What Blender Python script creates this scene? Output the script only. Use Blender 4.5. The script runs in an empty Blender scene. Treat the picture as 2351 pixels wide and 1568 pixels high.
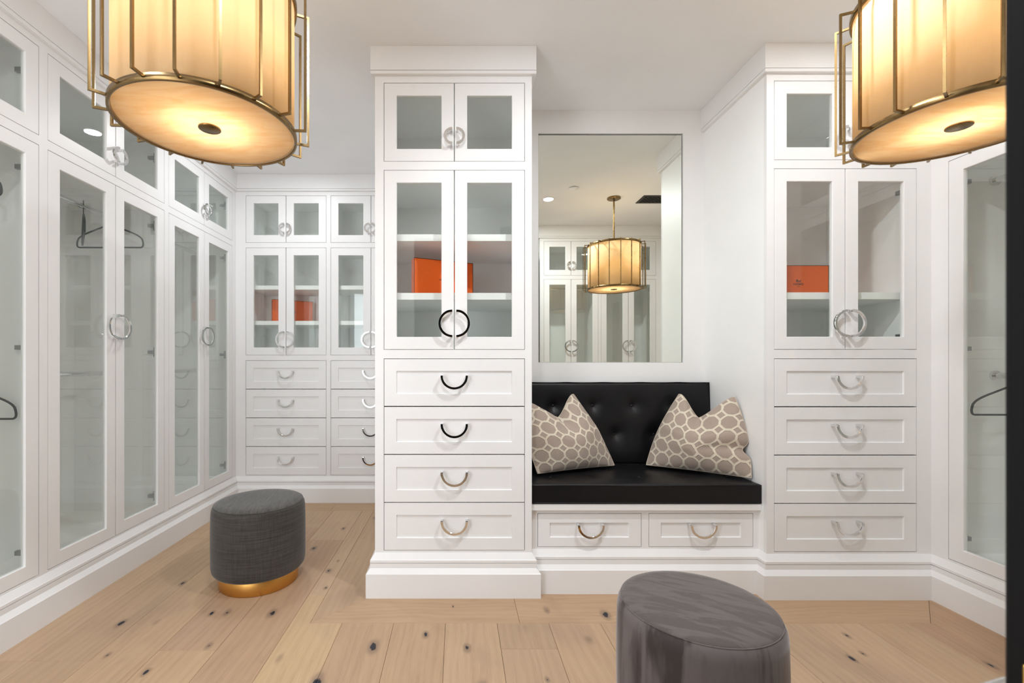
import bpy, bmesh, math, random
from mathutils import Vector, Matrix
random.seed(7)
D = bpy.data
S = bpy.context.scene
COL = S.collection
PI = math.pi
R = math.radians

# ------------------------------------------------------------------ camera
F_PX, VPX, VPY, W_PX, H_PX = 1040.0, 1050.0, 834.0, 2351.0, 1568.0
cd = D.cameras.new('camera'); cam = D.objects.new('camera', cd); COL.objects.link(cam)
cam.location = (0, 0, 1.16); cam.rotation_euler = (R(90), 0, 0)
cd.sensor_width = 36; cd.sensor_fit = 'HORIZONTAL'; cd.lens = F_PX / W_PX * 36
cd.shift_x = (W_PX / 2 - VPX) / W_PX; cd.shift_y = (VPY - H_PX / 2) / W_PX
cd.clip_start = 0.02
cd.dof.use_dof = True; cd.dof.focus_distance = 2.4; cd.dof.aperture_fstop = 5.6
S.camera = cam
# ------------------------------------------------------------------ exposure, world
S.view_settings.view_transform = 'Standard'; S.view_settings.look = 'None'
S.view_settings.gamma = 1; S.view_settings.use_curve_mapping = False
S.view_settings.exposure = 0.13
S.cycles.transparent_max_bounces = 16
S.cycles.max_bounces = 14; S.cycles.diffuse_bounces = 10
w = D.worlds.new('world'); S.world = w; w.use_nodes = True
w.node_tree.nodes['Background'].inputs[0].default_value = (.86, .93, 1, 1)
w.node_tree.nodes['Background'].inputs[1].default_value = 1.0

def area(name, loc, rot, sx, sy, power, col, spread=None):
    l = D.lights.new(name, 'AREA'); l.shape = 'RECTANGLE'; l.size = sx; l.size_y = sy
    l.energy = power; l.color = col
    if spread: l.spread = spread
    o = D.objects.new(name, l); COL.objects.link(o); o.location = loc; o.rotation_euler = rot
    return o
# added fill light through an opening in the near wall, at its left end
area('left_fill_light', (-1.40, -.32, 1.25), (R(90), 0, R(-22)), .8, 2.2, 26, (.90, .95, 1))

C = 2.74      # ceiling height
DOWNLIGHTS = [(.876, 1.317), (-1.249, 3.095), (-1.25, 1.05), (-.1, .62), (1.85, 1.78)]  # last one added out of view to brighten the right cabinet
SPOT_W = [52, 17, 12, 42, 7]

# ------------------------------------------------------------------ materials
def newmat(name):
    m = D.materials.new(name); m.use_nodes = True
    nt = m.node_tree; b = nt.nodes['Principled BSDF']
    return m, nt, b
def setp(b, col=None, rough=None, metal=None, spec=None, **k):
    if col: b.inputs['Base Color'].default_value = (*col, 1)
    if rough is not None: b.inputs['Roughness'].default_value = rough
    if metal is not None: b.inputs['Metallic'].default_value = metal
    if spec is not None: b.inputs['Specular IOR Level'].default_value = spec
class NT:
    """tiny helper for node graphs"""
    def __init__(s, nt): s.nt = nt
    def n(s, t, **props):
        x = s.nt.nodes.new(t)
        for k, v in props.items(): setattr(x, k, v)
        return x
    def l(s, a, b): s.nt.links.new(a, b)
    def val(s, sock, v):
        if hasattr(v, 'is_output') or isinstance(v, bpy.types.NodeSocket): s.l(v, sock)
        else: sock.default_value = v
    def m(s, op, a, b=None, c=None, clamp=False):
        x = s.n('ShaderNodeMath', operation=op); x.use_clamp = clamp
        s.val(x.inputs[0], a)
        if b is not None: s.val(x.inputs[1], b)
        if c is not None: s.val(x.inputs[2], c)
        return x.outputs[0]
    def mix(s, f, a, b):
        x = s.n('ShaderNodeMix', data_type='RGBA')
        s.val(x.inputs[0], f)
        s.val(x.inputs[6], a if isinstance(a, bpy.types.NodeSocket) else (*a, 1))
        s.val(x.inputs[7], b if isinstance(b, bpy.types.NodeSocket) else (*b, 1))
        return x.outputs[2]
    def noise(s, vec, scale, detail=3, rough=.5, dist=0):
        x = s.n('ShaderNodeTexNoise'); s.l(vec, x.inputs['Vector'])
        x.inputs['Scale'].default_value = scale; x.inputs['Detail'].default_value = detail
        x.inputs['Roughness'].default_value = rough; x.inputs['Distortion'].default_value = dist
        return x.outputs[0]
    def mapping(s, vec, scale=(1, 1, 1), loc=(0, 0, 0), rot=(0, 0, 0)):
        x = s.n('ShaderNodeMapping'); s.l(vec, x.inputs[0])
        x.inputs['Scale'].default_value = scale; x.inputs['Location'].default_value = loc
        x.inputs['Rotation'].default_value = rot
        return x.outputs[0]
    def ramp(s, f, stops):
        x = s.n('ShaderNodeValToRGB'); s.l(f, x.inputs[0])
        e = x.color_ramp.elements
        while len(e) < len(stops): e.new(.5)
        for i, (p, c) in enumerate(stops):
            e[i].position = p; e[i].color = (*c, 1) if len(c) == 3 else c
        return x.outputs[0]
    def maprange(s, v, a, b, c=0, d=1, smooth=False):
        x = s.n('ShaderNodeMapRange'); s.l(v, x.inputs[0])
        if smooth: x.interpolation_type = 'SMOOTHSTEP'
        for i, q in zip((1, 2, 3, 4), (a, b, c, d)): x.inputs[i].default_value = q
        return x.outputs[0]
    def bump(s, h, strength, dist, b):
        x = s.n('ShaderNodeBump'); s.l(h, x.inputs['Height'])
        x.inputs['Strength'].default_value = strength; x.inputs['Distance'].default_value = dist
        s.l(x.outputs[0], b.inputs['Normal']); return x
    def coord(s, which='Object'): return s.n('ShaderNodeTexCoord').outputs[which]

def paint(name, col, rough, bump=.04, var=.02):
    m, nt, b = newmat(name); g = NT(nt); setp(b, col, rough)
    p = g.coord(); n = g.noise(p, 3.0, 3)
    f = g.maprange(n, .3, .7)
    g.l(g.mix(f, tuple(c * (1 - var) for c in col), tuple(min(1, c * (1 + var)) for c in col)), b.inputs['Base Color'])
    g.bump(g.noise(p, 260, 2), bump, .001, b)
    return m
M_PAINT = paint('satin_white_paint', (.835, .83, .83), .38)
M_WALL = paint('wall_paint', (.82, .815, .81), .6, .08)
M_CEIL = paint('ceiling_paint', (.86, .865, .88), .85, .1)
M_INSIDE = paint('cabinet_interior_paint', (.92, .925, .92), .45)

def metal(name, col, rough, bump=0, var=None):
    m, nt, b = newmat(name); g = NT(nt); setp(b, col, rough, 1)
    p = g.coord(); n = g.noise(p, 14, 4)
    g.l(g.maprange(n, .2, .8, rough * .8, rough * 1.25), b.inputs['Roughness'])
    if var: g.l(g.mix(g.maprange(n, .35, .7), col, var), b.inputs['Base Color'])
    return m
M_CHROME = metal('polished_chrome', (.80, .80, .80), .06)
M_STEEL = metal('brushed_steel', (.36, .36, .37), .3)
M_BRASS = metal('aged_brass', (.31, .205, .09), .27, var=(.24, .155, .065))
M_PLINTH = metal('gold_plinth_metal', (.74, .40, .11), .42, var=(.70, .38, .10))
M_PLATE = metal('latch_brass', (.72, .47, .13), .3)

m, nt, b = newmat('clear_glass'); g = NT(nt); M_GLASS = m
nt.nodes.remove(b)
tr = g.n('ShaderNodeBsdfTransparent'); tr.inputs[0].default_value = (.972, .984, .974, 1)
gl = g.n('ShaderNodeBsdfGlossy'); gl.inputs['Roughness'].default_value = .012; gl.inputs[0].default_value = (.95, 1, .97, 1)
fr = g.n('ShaderNodeFresnel'); bf = g.n('ShaderNodeNewGeometry').outputs['Backfacing']
g.l(g.maprange(bf, 0, 1, 1.5, 1 / 1.5), fr.inputs[0])
# faint ripples in the sheet
bp = g.n('ShaderNodeBump'); bp.inputs['Strength'].default_value = .004
g.l(g.noise(g.coord(), 4, 1), bp.inputs['Height']); g.l(bp.outputs[0], gl.inputs['Normal'])
mx = g.n('ShaderNodeMixShader'); g.l(g.m('MULTIPLY', fr.outputs[0], 1.0, clamp=True), mx.inputs[0]); g.l(tr.outputs[0], mx.inputs[1]); g.l(gl.outputs[0], mx.inputs[2])
g.l(mx.outputs[0], nt.nodes['Material Output'].inputs[0])

m, nt, b = newmat('silvered_mirror'); M_MIRROR = m; g = NT(nt)
setp(b, (.84, .87, .82), .0, 1)
g.l(g.mix(g.noise(g.coord(), 2, 1), (.87, .895, .835), (.885, .905, .845)), b.inputs['Base Color'])

m, nt, b = newmat('black_leather'); M_LEATHER = m; g = NT(nt); setp(b, (.0065, .006, .007), .42, 0, .28)
p = g.coord(); v = g.n('ShaderNodeTexVoronoi'); g.l(p, v.inputs[0]); v.inputs['Scale'].default_value = 420
g.l(g.maprange(g.noise(p, 5, 3), .3, .7, .33, .46), b.inputs['Roughness'])
g.bump(v.outputs[0], .12, .001, b)
m, nt, b = newmat('black_plastic'); M_PLASTIC = m; g = NT(nt); setp(b, (.014, .015, .018), .38)
g.bump(g.noise(g.coord(), 300, 2), .1, .0005, b)
m, nt, b = newmat('black_door_paint'); M_BLACK = m; g = NT(nt); setp(b, (.004, .004, .005), .5, 0, .2)
g.bump(g.noise(g.coord(), 120, 3), .08, .001, b)
m, nt, b = newmat('dark_vent_metal'); M_VENT = m; g = NT(nt); setp(b, (.02, .018, .016), .5)
g.bump(g.noise(g.coord(), 90, 2), .1, .001, b)
m, nt, b = newmat('dark_gap'); M_DARK = m; g = NT(nt); setp(b, (.10, .10, .10), .8)
g.bump(g.noise(g.coord(), 90, 2), .1, .001, b)
m, nt, b = newmat('orange_cardboard'); M_ORANGE = m; g = NT(nt); setp(b, (.85, .13, .008), .55)
g.l(g.mix(g.noise(g.coord(), 60, 4), (.82, .12, .006), (.88, .145, .01)), b.inputs['Base Color'])
g.bump(g.noise(g.coord(), 700, 2), .1, .0004, b)
m, nt, b = newmat('dark_brown_edge'); M_EDGE = m; g = NT(nt); setp(b, (.035, .014, .008), .5)
g.bump(g.noise(g.coord(), 300, 2), .1, .0004, b)

# --- lamp fabric and alabaster
m, nt, b = newmat('linen_lampshade'); M_SHADE = m; g = NT(nt); nt.nodes.remove(b)
p = g.coord(); wv = g.noise(g.mapping(p, (40, 40, 900)), 1.0, 2); wv2 = g.noise(g.mapping(p, (500, 500, 30)), 1.0, 2)
wf = g.m('MULTIPLY_ADD', wv, .5, g.m('MULTIPLY', wv2, .5))
colr = g.mix(wf, (.84, .68, .46), (.92, .79, .58))
df = g.n('ShaderNodeBsdfDiffuse'); tl = g.n('ShaderNodeBsdfTranslucent')
g.l(colr, df.inputs[0]); g.l(colr, tl.inputs[0])
mx = g.n('ShaderNodeMixShader'); mx.inputs[0].default_value = .68; g.l(df.outputs[0], mx.inputs[1]); g.l(tl.outputs[0], mx.inputs[2])
g.l(mx.outputs[0], nt.nodes['Material Output'].inputs[0])
m, nt, b = newmat('alabaster_diffuser'); M_ALAB = m; g = NT(nt); nt.nodes.remove(b)
p = g.coord(); vein = g.noise(g.mapping(p, (6, 22, 6), rot=(0, 0, .5)), 1.0, 6, .6, 1.5)
colr = g.mix(g.maprange(vein, .38, .66, smooth=True), (.98, .90, .78), (.93, .80, .63))
df = g.n('ShaderNodeBsdfDiffuse'); tl = g.n('ShaderNodeBsdfTranslucent')
g.l(colr, df.inputs[0]); g.l(colr, tl.inputs[0])
mx = g.n('ShaderNodeMixShader'); mx.inputs[0].default_value = .88; g.l(df.outputs[0], mx.inputs[1]); g.l(tl.outputs[0], mx.inputs[2])
g.l(mx.outputs[0], nt.nodes['Material Output'].inputs[0])
def emit(name, col, s):
    m = D.materials.new(name); m.use_nodes = True; nt = m.node_tree; nt.nodes.remove(nt.nodes['Principled BSDF'])
    e = nt.nodes.new('ShaderNodeEmission'); e.inputs[0].default_value = (*col, 1); e.inputs[1].default_value = s
    nt.links.new(e.outputs[0], nt.nodes['Material Output'].inputs[0]); return m
M_LED = emit('downlight_lens_glow', (1, .97, .92), 14)
M_UPBULB = emit('uplight_bulb_glow', (1, .72, .42), 55)
M_BULB = emit('bulb_glow', (1, .755, .47), 3.3)

# --- stool fabrics
m, nt, b = newmat('charcoal_linen_side'); M_LINEN = m; g = NT(nt); setp(b, (.05, .047, .047), .9, 0, .2)
p = g.coord()
a1 = g.noise(g.mapping(p, (5, 5, 130)), 1.0, 4, .65); a2 = g.noise(g.mapping(p, (160, 160, 14)), 1.0, 2)
a3 = g.noise(p, 5, 2)
f = g.m('ADD', g.m('MULTIPLY', a1, .6), g.m('ADD', g.m('MULTIPLY', a2, .25), g.m('MULTIPLY', a3, .15)))
g.l(g.mix(g.maprange(f, .35, .66), (.026, .023, .022), (.072, .064, .056)), b.inputs['Base Color'])
g.bump(f, .5, .002, b); b.inputs['Sheen Weight'].default_value = .25; b.inputs['Sheen Roughness'].default_value = .5
m, nt, b = newmat('charcoal_linen_top'); M_LINENTOP = m; g = NT(nt); setp(b, (.08, .075, .072), .9, 0, .2)
p = g.mapping(g.coord(), rot=(0, 0, .25))
a1 = g.noise(g.mapping(p, (170, 16, 10)), 1.0, 4, .6); a2 = g.noise(g.mapping(p, (30, 120, 14)), 1.0, 3)
f = g.m('ADD', g.m('MULTIPLY', a1, .7), g.m('MULTIPLY', a2, .3))
g.l(g.mix(g.maprange(f, .36, .64), (.040, .037, .034), (.100, .092, .083)), b.inputs['Base Color'])
g.bump(f, .5, .002, b); b.inputs['Sheen Weight'].default_value = .3
def velvet(name, sc, lo, hi):
    m, nt, b = newmat(name); g = NT(nt); setp(b, hi, .75, 0, .15)
    p = g.coord()
    warp = g.noise(p, 6, 3)
    a1 = g.noise(g.mapping(p, sc), 1.0, 3, .5, .7)
    a2 = g.noise(g.mapping(p, (60, 60, 14)), 1.0, 4, .6)
    f = g.m('ADD', g.maprange(a1, .44, .56, smooth=True), g.m('MULTIPLY', g.m('SUBTRACT', a2, .5), .8))
    g.l(g.mix(g.m('MULTIPLY', f, 1.0, clamp=True), lo, hi), b.inputs['Base Color'])
    b.inputs['Sheen Weight'].default_value = .55; b.inputs['Sheen Roughness'].default_value = .35
    b.inputs['Sheen Tint'].default_value = (.85, .8, .8, 1)
    g.bump(a2, .3, .002, b)
    return m
M_VELSIDE = velvet('grey_velvet_side', (11, 11, 1.2), (.060, .048, .047), (.150, .130, .127))
M_VELTOP = velvet('grey_velvet_top', (7, 34, 4), (.100, .083, .079), (.130, .111, .106))

# --- pillow trellis jacquard (woven pattern, from the UV of the cover)
m, nt, b = newmat('trellis_jacquard'); M_PILLOW = m; g = NT(nt); setp(b, (.4, .3, .25), .88, 0, .2)
uv = g.n('ShaderNodeUVMap').outputs[0]
sep = g.n('ShaderNodeSeparateXYZ'); wob = g.n('ShaderNodeVectorMath', operation='ADD')
nz = g.n('ShaderNodeTexNoise'); g.l(uv, nz.inputs['Vector']); nz.inputs['Scale'].default_value = 60
sc0 = g.n('ShaderNodeVectorMath', operation='SCALE'); g.l(nz.outputs['Color'], sc0.inputs[0]); sc0.inputs['Scale'].default_value = .004
g.l(uv, wob.inputs[0]); g.l(sc0.outputs[0], wob.inputs[1]); g.l(wob.outputs[0], sep.inputs[0])
CELL = .083
def fold(x):
    q = g.m('MULTIPLY', x, 1 / CELL); q = g.m('FRACT', q); return g.m('ABSOLUTE', g.m('SUBTRACT', q, .5))
u = fold(sep.outputs[0]); vv = fold(sep.outputs[1])
def dist(a, bb):   # softened-square distance gives the octagonal rings
    d2 = g.m('SQRT', g.m('ADD', g.m('MULTIPLY', a, a), g.m('MULTIPLY', bb, bb)))
    dm = g.m('ABSOLUTE', g.m('MULTIPLY', g.m('ADD', a, bb), .76))
    return g.m('ADD', g.m('MULTIPLY', d2, .3), g.m('MULTIPLY', g.m('MAXIMUM', g.m('MAXIMUM', a, bb), dm), .7))
iu = g.m('SUBTRACT', 1.0, u); iv = g.m('SUBTRACT', 1.0, vv)
RR, WW = .505, .078
band = None
for a_, b_ in ((u, vv), (iu, vv), (u, iv)):
    d_ = g.m('ABSOLUTE', g.m('SUBTRACT', dist(a_, b_), RR))
    k_ = g.maprange(d_, WW * .82, WW * 1.12, 1, 0)
    band = k_ if band is None else g.m('MAXIMUM', band, k_)
thread = g.noise(g.mapping(uv, (900, 90, 1)), 1.0, 3)
thread2 = g.noise(g.mapping(uv, (90, 900, 1)), 1.0, 2)
ground = g.mix(g.m('MULTIPLY_ADD', thread, .7, g.m('MULTIPLY', thread2, .3)), (.28, .215, .175), (.47, .385, .325))
tuft = g.noise(uv, 900, 3)
rib = g.mix(tuft, (.55, .475, .365), (.76, .68, .56))
g.l(g.mix(band, ground, rib), b.inputs['Base Color'])
g.bump(g.m('ADD', band, g.m('MULTIPLY', g.m('ADD', thread, tuft), .12)), .9, .0035, b)
b.inputs['Sheen Weight'].default_value = .2

# --- oak planks: growth rings are bent round a list of knots
KNOTS = [  # x, y, core radius, strength
 (-.345,1.853,.016,1),(-.51,1.645,.017,1),(-.136,1.935,.009,1),(.04,1.845,.010,1),(.09,1.60,.018,1),(.685,2.09,.014,1),(.42,2.13,.010,.8),(.55,1.9,.010,.7),
 (-1.50,2.02,.011,1),(-1.35,2.03,.010,.5),(-1.14,2.10,.008,1),(-1.07,2.11,.010,.9),(-1.45,2.39,.010,.9),(-1.30,2.74,.011,1),(-1.39,1.80,.007,.8),(-1.17,1.70,.008,1),
 (-.86,2.10,.013,1),(-1.02,1.86,.009,.8),(-.90,2.84,.012,.9),(-.80,3.18,.010,.9),(-.72,2.53,.010,.9),(-.68,2.34,.007,.9),(-.70,2.66,.006,.8),
 (1.55,1.78,.008,1),(1.62,1.81,.006,.9),(1.33,1.62,.008,1),(1.48,1.60,.006,.9),(1.66,1.93,.008,.8),(2.05,1.74,.009,.9),(1.24,2.1,.008,.8),(1.79,1.55,.008,.9),
 (-.62,3.4,.010,.8),(-1.2,3.1,.010,.8),(.33,1.66,.006,.8),(.8,1.7,.012,.9),(-.02,2.16,.004,1),(-.7,1.78,.012,.5),(.3,1.98,.012,.35)]
m, nt, b = newmat('oiled_oak'); M_OAK = m; g = NT(nt); setp(b, (.5, .35, .2), .5, 0, .35)
pos = g.n('ShaderNodeNewGeometry').outputs['Position']
oi = g.n('ShaderNodeObjectInfo'); rnd = oi.outputs['Random']
sp = g.n('ShaderNodeSeparateXYZ'); g.l(g.coord('Object'), sp.inputs[0])    # local x = across, y = along the board
sw = g.n('ShaderNodeSeparateXYZ'); g.l(pos, sw.inputs[0])
kf = None; core = None
for kx, ky, kr, ks in KNOTS:
    dx = g.m('SUBTRACT', sw.outputs[0], kx); dy = g.m('SUBTRACT', sw.outputs[1], ky)
    q = g.m('ADD', g.m('POWER', g.m('MULTIPLY', dx, 1 / (kr * 1.7)), 2.0), g.m('POWER', g.m('MULTIPLY', dy, 1 / (kr * 3.2)), 2.0))
    e = g.m('MULTIPLY', g.m('POWER', 2.718, g.m('MULTIPLY', q, -1.0)), ks)
    kf = e if kf is None else g.m('ADD', kf, e)
nw = g.noise(g.mapping(pos, (34, 20, 1)), 1.0, 3)
kfn = g.m('MULTIPLY', kf, g.m('MULTIPLY_ADD', nw, 1.0, .55))
cmb = g.n('ShaderNodeCombineXYZ')
off = g.m('MULTIPLY', rnd, 37.0)
sway = g.noise(g.mapping(pos, (2.2, 1.1, 1)), 1.0, 2)
xx = g.m('ADD', g.m('ADD', sp.outputs[0], g.m('MULTIPLY', sway, .10)), g.m('MULTIPLY', kf, .02))
g.l(xx, cmb.inputs[0]); g.l(g.m('ADD', sp.outputs[1], off), cmb.inputs[1]); g.l(off, cmb.inputs[2])
fine = g.noise(g.mapping(cmb.outputs[0], (230, 7, 1)), 1.0, 4, .6)
broad = g.noise(g.mapping(cmb.outputs[0], (20, .9, 1)), 1.0, 4, .55, .6)
ring = g.n('ShaderNodeTexWave'); g.l(g.mapping(cmb.outputs[0], (1, .06, 1)), ring.inputs[0]); ring.inputs['Scale'].default_value = 9
ring.inputs['Distortion'].default_value = 9; ring.inputs['Detail'].default_value = 3; ring.inputs['Detail Scale'].default_value = 1.2
vfine = g.noise(g.mapping(cmb.outputs[0], (520, 22, 1)), 1.0, 2, .6)
cloud = g.noise(g.mapping(cmb.outputs[0], (9, 1.6, 1)), 1.0, 4, .6, 1.2)
t = g.m('ADD', g.m('ADD', g.m('MULTIPLY', fine, .34), g.m('MULTIPLY', vfine, .16)), g.m('ADD', g.m('MULTIPLY', broad, .09), g.m('ADD', g.m('MULTIPLY', cloud, .34), g.m('MULTIPLY', ring.outputs[1], .07))))
wood = g.ramp(t, [(.32, (.365, .240, .150)), (.45, (.450, .303, .190)), (.56, (.490, .335, .211)), (.74, (.535, .37, .238))])
hs = g.n('ShaderNodeMix', data_type='RGBA', blend_type='MULTIPLY'); hs.inputs[0].default_value = 1
g.l(wood, hs.inputs[6]); g.l(oi.outputs['Color'], hs.inputs[7])
dk = g.noise(g.mapping(pos, (3, 1.6, 1)), 1.0, 3)
w2 = g.mix(g.maprange(dk, .54, .74, 0, .42, True), hs.outputs[2], (.30, .20, .145))
w3 = g.mix(g.maprange(kfn, .10, .75, 0, .55, True), w2, (.17, .115, .085))
w4 = g.mix(g.maprange(kfn, .80, .92), w3, (.018, .018, .026))
g.l(w4, b.inputs['Base Color'])
g.l(g.maprange(fine, .3, .7, .40, .55), b.inputs['Roughness'])
g.bump(fine, .15, .001, b)
M_SUB = paint('floor_substrate', (.09, .055, .035), .9)

# ------------------------------------------------------------------ object helpers
def tag(o, label=None, cat=None, group=None, kind=None):
    if label: o['label'] = label
    if cat: o['category'] = cat
    if group: o['group'] = group
    if kind: o['kind'] = kind
    return o
def thing(name, label, cat, loc=(0, 0, 0), rz=0, group=None):
    o = D.objects.new(name, None); COL.objects.link(o); o.location = loc; o.rotation_euler = (0, 0, rz)
    o.empty_display_size = .1
    return tag(o, label, cat, group)
class MB:
    def __init__(s): s.v = []; s.f = []; s.sm = []
    def add(s, vs, fs, smooth=False):
        k = len(s.v); s.v += [tuple(p) for p in vs]; s.f += [tuple(i + k for i in q) for q in fs]; s.sm += [smooth] * len(fs)
        return s
    def box(s, x0, x1, y0, y1, z0, z1):
        vs = [(x, y, z) for z in (z0, z1) for y in (y0, y1) for x in (x0, x1)]
        return s.add(vs, [(0, 2, 3, 1), (4, 5, 7, 6), (0, 1, 5, 4), (2, 6, 7, 3), (0, 4, 6, 2), (1, 3, 7, 5)])
    def ring_xz(s, o, i, y0, y1, ch=0.0):
        """rectangular frame o=(x0,x1,z0,z1) with opening i; front at y0, back y1; inner front edge eased by ch"""
        def rect(r, y, e=0): return [(r[0] - e, y, r[2] - e), (r[1] + e, y, r[2] - e), (r[1] + e, y, r[3] + e), (r[0] - e, y, r[3] + e)]
        vs = rect(o, y0) + rect(i, y0, ch) + rect(i, y0 + ch) + rect(i, y1) + rect(o, y1)
        fs = []
        for a, bq in ((0, 1), (1, 2), (2, 3), (3, 4), (4, 0)):
            for k in range(4):
                k2 = (k + 1) % 4
                fs.append((a * 4 + k, a * 4 + k2, bq * 4 + k2, bq * 4 + k))
        return s.add(vs, fs)
    def cyl(s, p0, p1, r0, r1=None, n=20, cap=True, smooth=True):
        r1 = r0 if r1 is None else r1
        p0 = Vector(p0); p1 = Vector(p1); d = (p1 - p0).normalized()
        a = d.orthogonal().normalized(); c = d.cross(a)
        vs = []
        for p, r in ((p0, r0), (p1, r1)):
            for k in range(n):
                t = 2 * PI * k / n; vs.append(p + a * math.cos(t) * r + c * math.sin(t) * r)
        s.add(vs, [(k, (k + 1) % n, n + (k + 1) % n, n + k) for k in range(n)], smooth)
        if cap:
            s.add(vs[:n], [tuple(reversed(range(n)))]); s.add(vs[n:], [tuple(range(n))])
        return s
    def lathe(s, prof, n=64, c=(0, 0), smooth=True, closed=False):
        vs = []
        for r, z in prof:
            for k in range(n):
                t = 2 * PI * k / n; vs.append((c[0] + r * math.cos(t), c[1] + r * math.sin(t), z))
        fs = []; m_ = len(prof)
        for j in range(m_ if closed else m_ - 1):
            j2 = (j + 1) % m_
            for k in range(n):
                k2 = (k + 1) % n
                fs.append((j * n + k, j * n + k2, j2 * n + k2, j2 * n + k))
        return s.add(vs, fs, smooth)
    def tube(s, pts, r, n=8, closed=False):
        pts = [Vector(p) for p in pts]; N = len(pts); vs = []; prev = None
        for i, p in enumerate(pts):
            if closed: d = (pts[(i + 1) % N] - pts[i - 1]).normalized()
            else: d = (pts[min(i + 1, N - 1)] - pts[max(i - 1, 0)]).normalized()
            a = d.orthogonal().normalized() if prev is None else (prev - d * prev.dot(d)).normalized()
            prev = a; c = d.cross(a)
            rr = r[i] if isinstance(r, (list, tuple)) else r
            for k in range(n):
                t = 2 * PI * k / n; vs.append(p + (a * math.cos(t) + c * math.sin(t)) * rr)
        fs = []
        for i in range(N if closed else N - 1):
            j = (i + 1) % N
            for k in range(n):
                k2 = (k + 1) % n; fs.append((i * n + k, i * n + k2, j * n + k2, j * n + k))
        s.add(vs, fs, True)
        if not closed:
            s.add(vs[:n], [tuple(reversed(range(n)))]); s.add(vs[-n:], [tuple(range(n))])
        return s
    def arc_xz(s, cx, cz, R1, R0, y0, y1, a0, a1, n=28):
        """flat curved bar in the x-z plane between radii R0..R1 and depths y0..y1"""
        vs = []; e = .0012
        for k in range(n + 1):
            t = a0 + (a1 - a0) * k / n; c_, s_ = math.cos(t), math.sin(t)
            for rr, yy in ((R1 - e, y0), (R1, y0 + e), (R1, y1), (R0, y1), (R0, y0 + e), (R0 + e, y0)):
                vs.append((cx + rr * c_, yy, cz + rr * s_))
        fs = []
        for k in range(n):
            for j in range(6):
                j2 = (j + 1) % 6; fs.append((k * 6 + j, k * 6 + j2, (k + 1) * 6 + j2, (k + 1) * 6 + j))
        fs.append(tuple(range(6))); fs.append(tuple(reversed(range(n * 6, n * 6 + 6))))
        return s.add(vs, fs)
    def build(s, name, mat, parent=None, bevel=0, seg=1, matrix=None):
        me = D.meshes.new(name); me.from_pydata(s.v, [], s.f); me.validate(); 
        me.polygons.foreach_set('use_smooth', s.sm[:len(me.polygons)] if len(me.polygons) == len(s.sm) else [False] * len(me.polygons))
        me.materials.append(mat)
        bm = bmesh.new(); bm.from_mesh(me); bmesh.ops.recalc_face_normals(bm, faces=bm.faces); bm.to_mesh(me); bm.free()
        o = D.objects.new(name, me); COL.objects.link(o)
        if parent: o.parent = parent
        if matrix: o.matrix_local = matrix
        if bevel:
            bv = o.modifiers.new('bevel', 'BEVEL'); bv.width = bevel; bv.segments = seg; bv.limit_method = 'ANGLE'; bv.angle_limit = R(40)
        return o
def struct(o): o['kind'] = 'structure'; return o

# ------------------------------------------------------------------ key planes (metres; camera above the origin, looking +Y)
XL, YF, XP = -1.858, 3.80, -.345          # left wardrobes' face, far cabinets' face, partition
CX0, CX1, CY = -.413, .3735, 2.272        # column cabinet
BY = 2.315                                # bench face
AX, RY, XR = 1.54, 2.255, 2.359           # alcove side, right cabinet face, right wardrobes' face
MY, MZ0, MZ1, MX0, MX1 = 2.838, 1.1655, 2.590, .5076, 1.4053
NX, NY = .95, .456                        # near cabinets' end and face
WB = -.12                                 # wall behind the camera
Z1, Z2, Z3, Z4, Z5, Z6 = 2.567, 2.1715, 2.130, 1.2277, 1.184, .2206

# ------------------------------------------------------------------ the shell
fl = struct(MB().box(-2.5, 3.0, -.6, 4.3, -.06, -.016).build('floor', M_SUB))
struct(MB().box(-2.5, 3.0, -.6, 4.3, C, C + .05).build('ceiling', M_CEIL))
struct(MB().box(-2.5, -2.46, -.6, 4.3, -.016, C).build('wall_left', M_WALL))
struct(MB().box(2.96, 3.0, -.6, 4.3, -.016, C).build('wall_right', M_WALL))
struct(MB().box(-2.46, XP, 4.24, 4.3, -.016, C).build('wall_far', M_WALL))
struct(MB().box(XP, 2.96, 2.9, 4.3, -.016, C).box(XP, CX0 + .8, 2.851, 2.9, -.016, C).build('wall_partition', M_WALL))
wb = MB().box(-2.46, -1.86, WB - .1, WB, -.016, C).box(-.95, -.45, WB - .1, WB, -.016, C).box(.93, 2.96, WB - .1, WB, -.016, C).box(-1.86, -.95, WB - .1, WB, 2.35, C).box(-.45, .93, WB - .1, WB, 2.45, C)  # left gap added to let the fill light in
struct(wb.build('wall_near', M_WALL))
# dim hallway behind the camera
M_HALL = paint('dark_hall_paint', (.035, .033, .032), .6)
struct(MB().box(-.75, 1.2, -3.1, -3.0, -.06, C).box(-.85, -.75, -3.1, WB - .1, -.06, C).box(1.2, 1.3, -3.1, WB - .1, -.06, C).box(-.75, 1.2, -3.0, WB - .1, C - .05, C).box(-.75, 1.2, -3.0, -.6, -.06, -.0).build('wall_hall', M_HALL))
# alcove wall with the recess for the mirror
bw = MB().ring_xz((CX1, AX, .44, C), (MX0 - .002, MX1 + .005, MZ0 - .001, MZ1 + .006), 2.828, 2.86)
struct(bw.build('wall_alcove', M_WALL))
struct(MB().box(CX1, AX, 2.861, 2.899, .44, C).build('wall_alcove_backing', M_DARK))

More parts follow.
